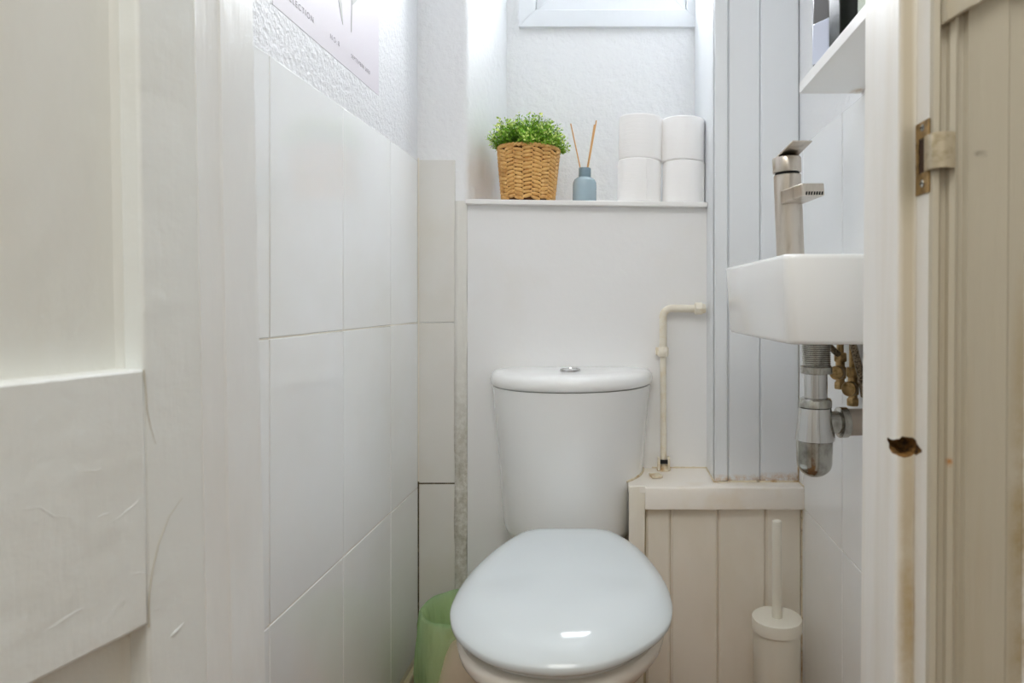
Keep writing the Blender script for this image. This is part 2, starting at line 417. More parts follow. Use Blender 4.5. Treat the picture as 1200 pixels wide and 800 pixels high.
LZ = 0.5236
t4 = bpy.data.objects.new('trim_4', None); C.objects.link(t4); t4.location = (0.22, 1.47, 0)
struct(t4, 'low cream boarded boxing with a painted ledge beside the cistern', 'boxing')
lp = [(0.026, 1.474), (0.064, 1.458), (0.41, 1.456), (0.41, 1.627), (0.02, 1.627)]
ledge = [(0.0255, 1.470), (0.062, 1.4665), (0.40995, 1.4665), (0.40995, 1.626), (0.0255, 1.626)]
obj('ledge_top', MB().prism(ledge, LZ-0.016, LZ), 'ledge', t4, bevel=0.0015)
fas = [(1.456, 0.4755), (1.456, LZ-0.006), (1.4578, LZ-0.002), (1.462, LZ+0.0002), (1.4675, LZ+0.0002), (1.4675, 0.4755)]
vs = [(0.062, y, z) for y, z in fas] + [(0.4095, y, z) for y, z in fas]
obj('fascia', MB().add(vs, [(5,4,3,2,1,0), (6,7,8,9,10,11)] + [(i, (i+1) % 6, 6+(i+1) % 6, 6+i) for i in range(6)]), 'ledge', t4, angle=30)
pe = [0.064, 0.119, 0.2245, 0.3295, 0.4105]
for a, b in zip(pe, pe[1:]):
    plank(a+0.0005, b-0.0005, 1.476, 0.002, 0.480, 'board', t4, ch=0.005)
obj('backing', MB().box((0.03, 1.486, 0.0), (0.412, 1.50, 0.50)), 'skirt', t4, smooth=False)
fb = [(0.0262, 1.466), (0.0640, 1.4665), (0.0605, 1.4665), (0.0262, 1.466)]
obj('filler_board', MB().add([(0.0262,1.468,0),(0.0575,1.4675,0),(0.0622,1.4675,LZ-0.002),(0.0262,1.468,LZ-0.002),
                              (0.0262,1.482,0),(0.0575,1.482,0),(0.0622,1.482,LZ-0.002),(0.0262,1.482,LZ-0.002)],
    [(0,1,2,3),(7,6,5,4),(0,4,5,1),(1,5,6,2),(2,6,7,3),(3,7,4,0)]), 'board', t4, bevel=0.001)
def bead(pts, r=0.003, parent=t4, m='mould', name='sealant_bead'):
    P = []
    for a, b in zip(pts, pts[1:]):
        n = max(2, int((Vector(b)-Vector(a)).length/0.006))
        P += [Vector(a).lerp(Vector(b), k/n) for k in range(n)]
    P.append(Vector(pts[-1]))
    rs = [r*(0.75+0.8*abs(noise.noise(p*70))) for p in P]
    return obj(name, MB().tube(P, rs, 6), m, parent, angle=80)
bead([(0.25, 1.4995, LZ+0.001), (0.408, 1.4995, LZ+0.001)])
bead([(BX-0.001, 1.626, LZ+0.001), (BX-0.001, 1.497, LZ+0.001), (0.25, 1.4945, LZ+0.001)], 0.002)
bead([(0.085, 1.6255, LZ+0.001), (0.217, 1.6255, LZ+0.001)], 0.0025)
bead([(0.409, 1.498, LZ+0.001), (0.409, 1.46, LZ+0.001)], 0.0022)
bead([(0.4095, 1.4745, 0.476), (0.4095, 1.4745, 0.01)], 0.0022)
bead([(0.408, 1.4995, LZ), (0.4085, 1.4995, 0.66)], 0.0016)

# ------------------------------------------------------------------ door frame and the open door on the left (they lean a little)
def leanL(v): return (v[0] - 0.0187*(v[2]-H), v[1], v[2])
def leanR(v): return (v[0] + 0.0072*(v[2]-H), v[1], v[2])
def lean(mb, fn): mb.v = [fn(v) for v in mb.v]; return mb
def hiprism(poly, z0, z1, nz=24):
    rings = [[(x, y, z0 + (z1-z0)*k/nz) for x, y in poly] for k in range(nz+1)]
    return MB().loft(rings)
jl = [(-0.372, 0.684), (-0.366, 0.680), (-0.3655, 0.676), (-0.3655, 0.622), (-0.3665, 0.6205), (-0.3670, 0.619), (-0.3670, 0.587), (-0.395, 0.587), (-0.395, 0.684)]
struct(obj('trim_1', lean(hiprism(jl, 0, 2.02), leanL), 'jamb_white', angle=25), 'left white door jamb with thick brushed gloss paint', 'door frame')
jr = [(0.253, 0.684), (0.2525, 0.68), (0.2525, 0.6015), (0.2535, 0.6), (0.267, 0.6), (0.268, 0.599), (0.268, 0.575), (0.2686, 0.5745), (0.372, 0.5745), (0.372, 0.684)]
ja = [(0.2683, 0.5745), (0.2692, 0.5695), (0.2735, 0.5675), (0.2755, 0.570),
      (0.2775, 0.5735), (0.2815, 0.5725), (0.2825, 0.568), (0.2865, 0.566), (0.290, 0.5685), (0.2925, 0.5735), (0.296, 0.5725), (0.2985, 0.5685), (0.3015, 0.5695),
      (0.333, 0.5695), (0.3360, 0.5715), (0.349, 0.5725), (0.352, 0.5755), (0.352, 0.58), (0.2684, 0.58)]
t2 = obj('trim_2', lean(hiprism(jr, 0, 2.02, 60), leanR), 'jamb_worn', angle=25)
struct(t2, 'right door jamb and moulded architrave with worn cream paint', 'door frame')
obj('architrave', lean(hiprism(ja, 0, 2.02, 4), leanR), 'arch_paint', t2, angle=25)
# gouge broken out of the stop: cut with a lumpy solid
bm = bmesh.new(); bmesh.ops.create_icosphere(bm, subdivisions=3, radius=1)
for v in bm.verts:
    n = noise.noise(v.co*1.7)*0.35
    v.co = Vector((v.co.x*0.0125, v.co.y*0.021, v.co.z*0.0088))*(1+n) + Vector((0.2595, 0.6035, 0.799))
cm = bpy.data.meshes.new('gouge'); bm.to_mesh(cm); bm.free(); cm.materials.append(M['raw_wood'])
cut = bpy.data.objects.new('gouge', cm); C.objects.link(cut)
bo = t2.modifiers.new('gouge', 'BOOLEAN'); bo.object = cut; bo.operation = 'DIFFERENCE'; bo.solver = 'EXACT'; bo.material_mode = 'TRANSFER'
dg = bpy.context.evaluated_depsgraph_get()
nm = bpy.data.meshes.new_from_object(t2.evaluated_get(dg)); old = t2.data
t2.modifiers.clear(); t2.data = nm
for mi, mm in enumerate(nm.materials): pass
bpy.data.objects.remove(cut); bpy.data.meshes.remove(old); bpy.data.meshes.remove(cm)
# arched corner of the architrave, top right
arch = [(0.275, 1.1645), (0.2805, 1.1675), (0.288, 1.1725), (0.296, 1.1770), (0.303, 1.1800), (0.312, 1.1865), (0.325, 1.1945), (0.345, 1.199), (0.372, 1.20), (0.372, 1.40), (0.2755, 1.40)]
n = len(arch); y0, y1 = 0.560, 0.571
obj('arched_block', MB().add([(x+0.0017, y0, z) for x, z in arch] + [(x+0.0017, y1, z) for x, z in arch],
    [tuple(range(n)), tuple(range(2*n-1, n-1, -1))] + [(i, (i+1) % n, n+(i+1) % n, n+i) for i in range(n)]), 'arch_paint', t2, bevel=0.0015)

# door leaf: hinged at (-.3685,.588), swung out into the hall
dr = bpy.data.objects.new('door_1', None); C.objects.link(dr); dr.location = (-0.37, 0.588, 0.0)
struct(dr, 'open white panelled door with thick lumpy paint at the left', 'door')
U = Vector((-0.2398, -0.9708, 0)); Nn = Vector((0.9708, -0.2398, 0)); O = Vector((-0.367, 0.588, 0))
def dpiece(name, t0, t1, z0, z1, d0, d1, m, bev=0.002, cuts=1, **k):
    """a box in the door plane: t along the leaf from the hinge, d depth from its visible face (negative = behind)"""
    mb = MB(); rings = []
    for z in [z0 + (z1-z0)*i/cuts for i in range(cuts+1)]:
        rings.append([tuple(O + U*t + Nn*d + Vector((0,0,z))) for t, d in ((t0,d0),(t1,d0),(t1,d1),(t0,d1))])
    mb.loft(rings); lean(mb, leanL)
    return obj(name, mb, m, dr, bevel=bev, **k)
dpiece('stile', 0.0, 0.0555, 0.02, 2.0, -0.038, 0.0, 'door', 0.0025)
dpiece('stile', 0.555, 0.62, 0.02, 2.0, -0.038, 0.0, 'door', 0.0025)
dpiece('rail', 0.0552, 0.5552, 0.671, 0.876, -0.038, 0.0006, 'door', 0.0025)
dpiece('rail', 0.0552, 0.5552, 0.02, 0.22, -0.038, 0.0, 'door', 0.0025)
dpiece('rail', 0.0552, 0.5552, 1.88, 2.0, -0.038, 0.0, 'door', 0.0025)
dpiece('panel', 0.05, 0.56, 0.87, 1.885, -0.034, -0.021, 'door_panel', 0.001)
dpiece('panel', 0.05, 0.56, 0.215, 0.675, -0.034, -0.021, 'door_panel', 0.001)
def quarter(z0, z1, name='moulding'):
    rings = []
    for z in (z0, z1):
        rings.append([tuple(O + U*t + Nn*d + Vector((0,0,z))) for t, d in ((0.0555,-0.0225),(0.0555,-0.0185),(0.0565,-0.0185),(0.0585,-0.0192),(0.061,-0.0203),(0.064,-0.0225))])
    obj(name, lean(MB().loft(rings), leanL), 'door_panel', dr, angle=40)
quarter(0.876, 1.88); quarter(0.22, 0.671)

# lumps and cracks in the old paint of the door
def door_line(pts, d):
    P = [O + U*t + Nn*d + Vector((0, 0, z)) for t, z in pts]
    out = []
    for a, b in zip(P, P[1:]):
        out += [a.lerp(b, k/4) for k in range(4)]
    return [Vector(leanL(p)) for p in out + [P[-1]]]
rmb = MB()
for pts in ([(0.1481, 0.7906), (0.1349, 0.789), (0.1257, 0.7797), (0.1166, 0.7762)], [(0.0924, 0.7609), (0.0778, 0.7646), (0.0651, 0.7708), (0.0578, 0.7768)],
            [(0.0961, 0.7691), (0.0896, 0.7703), (0.0844, 0.7687)], [(0.1337, 0.703), (0.1225, 0.7048), (0.112, 0.7072), (0.1047, 0.7071)],
            [(0.0359, 0.6524), (0.0300, 0.6547), (0.0236, 0.6572)], [(0.0718, 0.7183), (0.0634, 0.7156), (0.0561, 0.7121)], [(0.1077, 0.8081), (0.0967, 0.8041), (0.0903, 0.8051)]):
    L_ = door_line(pts, 0.0004); n = len(L_)
    rmb.tube(L_, [0.0002 + 0.00045*math.sin(PI*i/(n-1))*(0.6+0.5*random.random()) for i in range(n)], 8)
obj('paint_ridges', rmb, 'door', dr, angle=80)['kind'] = 'stuff'
M['crack'] = mat('grimy_paint_crack', '#cac5b8', 0.8)
for pts in ([(0.0558, 0.8753), (0.0546, 0.8622), (0.0535, 0.8428), (0.0508, 0.8286), (0.0466, 0.8139)],
            [(0.0555, 0.6688), (0.0551, 0.6925), (0.0517, 0.7117), (0.0452, 0.7335), (0.0354, 0.7514), (0.023, 0.7634)]):
    L_ = door_line(pts, 0.0004); n = len(L_)
    obj('paint_crack', MB().tube(L_, [0.0007*(1-0.8*i/(n-1)) for i in range(n)], 6), 'crack', dr, angle=80)

# strike plate on the right jamb
sp = thing('strike_plate', 'worn brass strike plate with a curved lip on the right jamb', 'latch plate', (0.266, 0.585, 1.022))
mb = MB()
zs0, zs1 = 1.024, 1.0875
for lo, hi in (((0.2665, 0.570, zs0), (0.2695, 0.599, 1.0415)), ((0.2665, 0.570, 1.0735), (0.2695, 0.599, zs1)), ((0.2665, 0.5925, 1.0415), (0.2695, 0.599, 1.0735))):
    pass
def sx(z): return 0.268 + 0.0072*(z-H)
for (ya, yb, za, zb) in ((0.5725, 0.5975, zs0, 1.0425), (0.5725, 0.5975, 1.0730, zs1), (0.592, 0.5975, 1.0425, 1.0730)):
    x = sx(1.057); mb.box((x-0.0014, ya, za), (x+0.0004, yb, zb))
obj('plate', mb, 'brass', sp, bevel=0.0003)
lipp = [(sx(1.057)-0.0010, 0.5800), (sx(1.057)-0.0018, 0.5730), (sx(1.057)-0.0014, 0.5655), (sx(1.057)+0.003, 0.5612), (0.2785, 0.5605), (0.2845, 0.5618), (0.2868, 0.5655)]
rings = []
for i, (x, y) in enumerate(lipp):
    zz0, zz1 = (1.0425, 1.0730) if i < 6 else (1.045, 1.071)
    a = Vector((lipp[min(i+1, 6)][0]-lipp[max(i-1, 0)][0], lipp[min(i+1, 6)][1]-lipp[max(i-1, 0)][1])).normalized()
    nx, ny = -a.y*0.0008, a.x*0.0008
    rings.append([(x-nx, y-ny, zz0), (x+nx, y+ny, zz0), (x+nx, y+ny, zz1), (x-nx, y-ny, zz1)])
M['hole_dark'] = mat('dark_wood_mortise', '#3a2413', 0.85)
M['lip'] = mat('worn_nickel_lip', '#c9bda6', 0.32, 0.85, vary=[('#9c8a68', 120, 0.45, 0.7, 0.7)])
obj('lip', MB().loft(rings), 'lip', sp, bevel=0.0003, angle=50)
obj('latch_hole', MB().box((sx(1.057)-0.0004, 0.575, 1.043), (sx(1.057)+0.0008, 0.592, 1.0725)), 'hole_dark', sp, smooth=False)
for z in (1.033, 1.082):
    s = obj('screw', MB().lathe([(0.0036, 0), (0.0036, 0.0009), (0.002, 0.0014)], (sx(z)-0.0010, 0.584, z), (-1, 0, 0), 14), 'worn_chrome', sp)
    obj('screw_slot', MB().box((sx(z)-0.00265, 0.5812, z-0.0005), (sx(z)-0.0023, 0.5868, z+0.0005)), 'black', s, smooth=False)

# ------------------------------------------------------------------ niche shelf
TILT = math.radians(0.75)
sh = MB().box((-0.366, 1.605, 1.1598), (BX-0.0005, 1.875, 1.1718))
sh.v = [(x, y, z - (x+0.0)*math.tan(TILT)) for x, y, z in sh.v]
nshelf = tag(obj('niche_shelf', sh, 'shelf_white', bevel=0.002), 'thin white painted shelf board across the window niche', 'shelf')
def shelf_z(x): return 1.1718 - x*math.tan(TILT) + 0.0003

# ------------------------------------------------------------------ toilet
OUT = [(-0.109,1.393),(-0.183,1.388),(-0.219,1.338),(-0.247,1.261),(-0.266,1.170),(-0.268,1.085),(-0.262,1.042),(-0.245,0.997),(-0.221,0.960),(-0.183,0.922),(-0.148,0.903),(-0.106,0.891),
       (-0.069,0.889),(-0.028,0.898),(0.011,0.922),(0.046,0.958),(0.073,0.997),(0.086,1.038),(0.090,1.080),(0.085,1.152),(0.066,1.236),(0.037,1.315),(-0.005,1.378),(-0.032,1.390)]
def spline(P, n):
    P = [Vector(p) for p in P]; m = len(P); res = []
    for i in range(m):
        p0, p1, p2, p3 = P[i-1], P[i], P[(i+1) % m], P[(i+2) % m]
        for k in range(6):
            t = k/6
            res.append(0.5*((2*p1) + (p2-p0)*t + (2*p0-5*p1+4*p2-p3)*t*t + (3*p1-p0-3*p2+p3)*t**3))
    # resample by arc length, then smooth
    L = [0]
    for a, b in zip(res, res[1:]+res[:1]): L.append(L[-1]+(b-a).length)
    out = []; j = 0
    for k in range(n):
        s = L[-1]*k/n
        while L[j+1] < s: j += 1
        t = (s-L[j])/max(1e-9, L[j+1]-L[j]); out.append(res[j].lerp(res[(j+1) % len(res)], t))
    for _ in range(3):
        out = [(out[i-1]+2*out[i]+out[(i+1) % n])/4 for i in range(n)]
    return out
PL = spline(OUT, 96)
cxy = Vector((-0.092, 1.14))
def inset(d):
    """outline moved inwards by d (metres), kept smooth"""
    n = len(PL); res = []
    for i, p in enumerate(PL):
        t = (PL[(i+1) % n]-PL[i-1]).normalized()
        nrm = Vector((t.y, -t.x))
        if nrm.dot(cxy-p) < 0: nrm = -nrm
        rad = (cxy-p).length
        w = min(1.0, d/0.06)
        q1 = p + nrm*min(d, rad*0.98); q2 = p + (cxy-p)*min(1, d/0.19)
        res.append(q1.lerp(q2, w))
    return res
tl = thing('toilet', 'white close-coupled toilet with its lid closed', 'toilet', (-0.095, 1.2, 0))
# lid: rounded rim, gentle dome
DS = [-3, -2, -1, 0, 0.0015, 0.004, 0.008, 0.014, 0.022, 0.032, 0.044, 0.058, 0.074, 0.092, 0.112, 0.135, 0.16, 0.18]
def lid_z(y, d):
    w = min(1, max(0, (1.12-y)/0.20)); w = w*w*(3-2*w)
    D = 0.045 + 0.060*w; h = 0.021 + 0.012*w
    rear = 0.008*min(1, max(0, (y-1.0)/0.35))
    z = h*(1-(1-min(1, d/D))**2.0)
    k = min(1, d/0.16)
    return 0.438 + (rear*(1-k) + 0.005*k) + z*(1-k) + (0.027*k if d > 0 else 0)
rings = []
for d in DS:
    if d == -3: rings.append([(p.x, p.y, lid_z(q.y, 0)-0.0115) for p, q in zip(inset(0.012), PL)])
    elif d == -2: rings.append([(p.x, p.y, lid_z(q.y, 0)-0.011) for p, q in zip(inset(0.003), PL)])
    elif d == -1: rings.append([(p.x, p.y, lid_z(q.y, 0)-0.0075) for p, q in zip(inset(0.0005), PL)])
    else: rings.append([(p.x, p.y, lid_z(q.y, d) + (0.0 if d == 0 else 0.0015*min(1, d/0.004))) for p, q in zip(inset(d), PL)])
obj('lid', MB().loft(rings), 'seat', tl, angle=60)
sprof = [(0.03, 0.411), (0.022, 0.4115), (0.018, 0.414), (0.0165, 0.419), (0.0175, 0.4235), (0.021, 0.4258), (0.03, 0.426)]
rings = []
for d, z in sprof:
    rings.append([(p.x, p.y, z) for p in inset(d)])
obj('seat_ring', MB().loft(rings), 'seat', tl, angle=60)
for hx in (-0.175, -0.04):
    obj('hinge', MB().lathe([(0.012, 0), (0.012, 0.018), (0.010, 0.021)], (hx, 1.398, 0.413), n=20), 'seat', tl)
# pan: rim under the seat narrowing to the foot
def ering(cx, cy, ax, ayf, ayb, z, n=64, e=2.0):
    r = []
    for i in range(n):
        a = 2*PI*i/n; c, s = math.cos(a), math.sin(a)
        ay = ayb if s > 0 else ayf
        r.append((cx+ax*math.copysign(abs(c)**(2/e), c), cy+ay*math.copysign(abs(s)**(2/e), s), z))
    return r
PR = [(-0.090,1.13,0.168,0.222,0.29,0.409),(-0.090,1.13,0.172,0.228,0.30,0.400),(-0.090,1.13,0.169,0.224,0.30,0.385),(-0.092,1.14,0.152,0.205,0.29,0.355),(-0.094,1.16,0.128,0.18,0.28,0.32),
      (-0.096,1.20,0.108,0.17,0.27,0.27),(-0.098,1.24,0.098,0.165,0.26,0.20),(-0.098,1.26,0.096,0.165,0.25,0.12),(-0.098,1.27,0.102,0.17,0.25,0.05),(-0.098,1.27,0.108,0.175,0.25,0.0)]
obj('pan', MB().loft([ering(*p, e=2.15) for p in PR][::-1]), 'pan', tl, angle=60)
box('pan_shelf', (-0.215, 1.36, 0.335), (0.0, 1.60, 0.385), 'pan', tl, bevel=0.02, seg=4)
# cistern, D-shaped in plan, tapering downwards
def dring(cx, a, d, z, yb=1.6245, e=2.15, n=56):
    r = []
    for i in range(n+1):
        t = PI + PI*i/n; c, s = math.cos(t), math.sin(t)
        r.append((cx + a*math.copysign(abs(c)**(2/e), c), yb + d*-abs(s)**(2/e), z))
    return r
CS = [(0.140,0.140,0.3845),(0.152,0.156,0.3875),(0.160,0.167,0.395),(0.1635,0.172,0.408),(0.166,0.176,0.44),(0.170,0.181,0.50),(0.176,0.188,0.58),(0.183,0.195,0.66),(0.188,0.199,0.71),(0.190,0.201,0.733)]
obj('cistern', MB().loft([dring(-0.109, a, d, z) for a, d, z in CS]), 'ceramic_b', tl, angle=50)
LS = [(0.186,0.196,0.7345),(0.1915,0.202,0.7352),(0.1945,0.206,0.7385),(0.1955,0.2075,0.7475),(0.1935,0.206,0.757),(0.188,0.201,0.7635),(0.178,0.190,0.7672),(0.150,0.160,0.7695),(0.08,0.09,0.7705)]
obj('cistern_lid', MB().loft([dring(-0.109, a, d, z) for a, d, z in LS]), 'ceramic', tl, angle=50)
fbn = obj('flush_button', MB().lathe([(0.024,0),(0.024,0.004),(0.0225,0.0058),(0.0195,0.0062),(0.0188,0.0045),(0.0,0.0045)], (-0.107, 1.525, 0.7702), n=36, cap1=False), 'chrome', tl)
obj('button_half', MB().prism([(-0.107+0.018*math.cos(PI*k/16+PI/2), 1.525+0.018*math.sin(PI*k/16+PI/2)) for k in range(17)], 0.7735, 0.7756), 'worn_chrome', fbn, bevel=0.0006)
obj('button_half', MB().prism([(-0.1062+0.018*math.cos(PI*k/16-PI/2), 1.525+0.018*math.sin(PI*k/16-PI/2)) for k in range(17)], 0.7735, 0.7756), 'chrome', fbn, bevel=0.0006)
# caulk where the cistern meets the ledge
cp = [p for p in dring(-0.109, 0.1725, 0.1840, LZ+0.001) if p[0] > 0.02]
bead(cp, 0.0028)

# ------------------------------------------------------------------ painted pipe on the back wall
pp = thing('water_pipe', 'cream painted copper pipe bending beside the cistern into the boxing', 'pipe', (0.111, 1.605, LZ))
yp = 1.606
el = [(0.111 + 0.022 - 0.022*math.cos(a), yp, 0.891 + 0.022*math.sin(a)) for a in [k*PI/2/8 for k in range(9)]]
obj('upper_pipe', MB().tube([(0.111, yp, 0.815)] + el + [(0.19, yp, 0.9125)], 0.0092, 16), 'pipe_paint', pp)
obj('lower_pipe', MB().tube([(0.1125, yp, 0.526), (0.111, yp, 0.82)], 0.0075, 14), 'pipe_paint', pp)
obj('union_nut', MB().lathe([(0.0115,0),(0.0135,0.003),(0.0135,0.02),(0.0115,0.023)], (0.111, yp, 0.797), n=8), 'pipe_paint', pp)
obj('compression_nut', MB().lathe([(0.011,0),(0.0145,0.003),(0.0145,0.018),(0.012,0.021),(0.010,0.0275)], (0.186, yp, 0.9125), (1,0,0), n=8), 'pipe_paint', pp)
obj('wall_clip', MB().box((0.094, 1.612, 0.80), (0.102, 1.6255, 0.818)), 'pipe_paint', pp, bevel=0.001)
obj('base_collar', MB().lathe([(0.017,0),(0.0165,0.004),(0.011,0.007),(0.0085,0.012)], (0.1125, yp, LZ), n=20), 'mould', pp)
obj('black_clip', MB().box((0.1035, 1.594, 0.541), (0.122, 1.601, 0.550)), 'black', pp, bevel=0.001)
obj('clip_arm', MB().box((0.097, 1.592, 0.526), (0.1035, 1.61, 0.556)), 'pipe_paint', pp, bevel=0.0015)
obj('clip_arm', MB().box((0.1215, 1.592, 0.526), (0.127, 1.61, 0.556)), 'pipe_paint', pp, bevel=0.0015)
tag(obj('ledge_offcut', MB().box((0.077, 1.527, LZ+0.0006), (0.102, 1.556, LZ+0.0066), rot=Matrix.Rotation(0.25, 3, 'Z')), 'mould', bevel=0.0012), 'small stained wooden offcut lying on the ledge beside the cistern', 'wood scrap')

# ------------------------------------------------------------------ items on the niche shelf
bx, by = -0.2270, 1.702
bz = shelf_z(bx) + 0.0012
plant = thing('potted_plant', 'bushy small-leaved green plant in a woven basket on the niche shelf', 'plant', (bx, by, bz))
BH, RB, RT = 0.1425, 0.0655, 0.0790
def rad(h): return RB + (RT-RB)*(h/BH)
obj('basket_body', MB().lathe([(0.058,0.0),(RB-0.004,0.002),(RT-0.005,BH-0.006),(RT-0.012,BH-0.006),(RT-0.014,BH-0.03)], (bx, by, bz), n=40, cap1=False), 'wicker_dark', plant)
mb = MB(); NC, NR = 20, 13
def lens(mb, c, ax, ay, az, la, lb, lc):
    vs = []; fs = []; nu, nv = 8, 5
    for j in range(1, nv):
        th = PI*j/nv
        for i in range(nu):
            ph = 2*PI*i/nu
            vs.append(c + ax*la*math.cos(th) + ay*lb*math.sin(th)*math.cos(ph) + az*lc*math.sin(th)*math.sin(ph))
    for j in range(nv-2):
        for i in range(nu):
            fs.append((j*nu+i, j*nu+(i+1) % nu, (j+1)*nu+(i+1) % nu, (j+1)*nu+i))
    fs.append(tuple(range(nu-1, -1, -1))); fs.append(tuple((nv-2)*nu+i for i in range(nu)))
    mb.add(vs, fs)
for c in range(NC):
    for r in range(NR):
        h = 0.0042 + (r + 0.5 + (0.5 if c % 2 else 0.0))*(BH-0.014)/(NR+0.3)
        a = 2*PI*c/NC + 0.1; R = rad(h)
        radial = Vector((math.cos(a), math.sin(a), 0)); tan = Vector((-math.sin(a), math.cos(a), 0)); up = Vector((0, 0, 1))
        tilt = (0.22 if c % 2 else -0.22) + random.uniform(-0.10, 0.10)
        ax = tan*math.cos(tilt) + up*math.sin(tilt); ay = up*math.cos(tilt) - tan*math.sin(tilt)
        lens(mb, Vector((bx, by, bz+h)) + radial*(R-0.001), ax, ay, radial, 2*PI*R/NC*0.68, 0.0053*random.uniform(0.85, 1.1), 0.0036)
w = obj('weave', mb, 'wicker', plant, angle=80); w['kind'] = 'stuff'
mb = MB()
for c in range(44):
    a = 2*PI*c/44; radial = Vector((math.cos(a), math.sin(a), 0)); tan = Vector((-math.sin(a), math.cos(a), 0)); up = Vector((0,0,1))
    ax = tan*0.9 + up*0.44 + radial*0.1
    lens(mb, Vector((bx, by, bz+BH-0.005)) + radial*(RT-0.002), ax.normalized(), (up*0.9-tan*0.44).normalized(), radial, 0.0095, 0.0045, 0.0045)
obj('rim_braid', mb, 'wicker', plant, angle=80)['kind'] = 'stuff'
obj('soil', MB().lathe([(0.0,0.0),(0.066,0.0),(0.0,0.012)], (bx, by, bz+BH-0.022), n=24, cap0=False, cap1=False), 'soil', plant)
# foliage: many stems with paired small leaves
mb = MB(); cols = []; stems = MB()
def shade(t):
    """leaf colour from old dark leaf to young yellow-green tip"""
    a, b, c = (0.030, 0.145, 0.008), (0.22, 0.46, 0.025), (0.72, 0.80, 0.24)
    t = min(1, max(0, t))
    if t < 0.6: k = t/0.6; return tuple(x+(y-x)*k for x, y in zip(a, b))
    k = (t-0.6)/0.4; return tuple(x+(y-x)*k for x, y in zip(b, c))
for s in range(420):
    az = random.uniform(0, 2*PI); el_ = math.asin(random.uniform(0.02, 1.0))
    d = Vector((math.cos(az)*math.cos(el_), math.sin(az)*math.cos(el_), math.sin(el_)))
    root = Vector((bx, by, bz+BH-0.012)) + Vector((d.x, d.y, 0))*random.uniform(0.02, 0.055)
    Lr = random.uniform(0.80, 1.08)*(0.047 + 0.045*max(0.0, d.z)**0.9)
    tip = root + Vector((d.x*0.85, d.y*0.85, d.z+0.22)).normalized()*Lr
    tip.z = max(tip.z, bz+BH-0.008)
    stems.tube([root, root.lerp(tip, 0.5)+Vector((0,0,0.002)), tip], 0.0006, 4)
    dirv = (tip-root).normalized()
    side = dirv.cross(Vector((random.uniform(-1,1), random.uniform(-1,1), random.uniform(-1,1)))).normalized()
    NL = 12
    for k in range(NL):
        t = 0.22 + 0.80*k/(NL-1); p = root.lerp(tip, min(t, 1.02))
        ang = k*2.4; sd = Matrix.Rotation(ang, 3, dirv) @ side
        ld = (sd*0.85 + dirv*random.uniform(0.4, 1.1)).normalized(); wv = ld.cross(dirv).normalized(); nv_ = wv.cross(ld)
        l = random.uniform(0.010, 0.0155)*(1.1-0.35*t); wd = l*random.uniform(0.24, 0.33)
        i0 = len(mb.v)
        mb.v += [tuple(p), tuple(p+ld*l*0.45+wv*wd+nv_*0.0007), tuple(p+ld*l), tuple(p+ld*l*0.45-wv*wd+nv_*0.0007), tuple(p+ld*l*0.45)]
        mb.f += [[i0, i0+1, i0+4], [i0+1, i0+2, i0+4], [i0+2, i0+3, i0+4], [i0+3, i0, i0+4]]
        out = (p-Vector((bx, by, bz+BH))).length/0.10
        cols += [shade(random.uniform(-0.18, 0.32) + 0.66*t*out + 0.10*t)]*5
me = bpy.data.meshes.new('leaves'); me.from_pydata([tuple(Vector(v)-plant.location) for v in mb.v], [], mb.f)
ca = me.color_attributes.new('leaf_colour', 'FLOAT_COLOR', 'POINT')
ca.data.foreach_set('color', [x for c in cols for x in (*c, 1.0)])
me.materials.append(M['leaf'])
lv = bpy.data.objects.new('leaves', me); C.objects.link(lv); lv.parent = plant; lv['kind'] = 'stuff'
M['stem'] = mat('green_stem', '#6b8a3a', 0.6)
obj('stems', stems, 'stem', plant)['kind'] = 'stuff'

dx, dy = -0.0825, 1.690
dz0 = shelf_z(dx) + 0.0006
df = thing('reed_diffuser', 'blue-grey reed diffuser bottle with three reeds on the niche shelf', 'diffuser', (dx, dy, dz0))
obj('bottle', MB().lathe([(0.0285,0),(0.0302,0.002),(0.0302,0.050),(0.0295,0.057),(0.0265,0.0635),(0.021,0.068),(0.0155,0.070),(0.0145,0.0715)], (dx, dy, dz0), n=40), 'diffuser', df, angle=70)
obj('neck', MB().lathe([(0.0150,0.0695),(0.0155,0.071),(0.0155,0.0925),(0.0148,0.0935),(0.006,0.0935)], (dx, dy, dz0), n=32), 'diffuser_neck', df, angle=35)
for (tx, ty, th, sx_) in ((-0.121, 1.705, 0.210, -0.004), (-0.0545, 1.675, 0.211, 0.002), (-0.0605, 1.705, 0.208, 0.001)):
    obj('reed', MB().tube([(dx+sx_, dy, dz0+0.06), (tx, ty, dz0+th)], 0.0016, 8), 'reed', df)

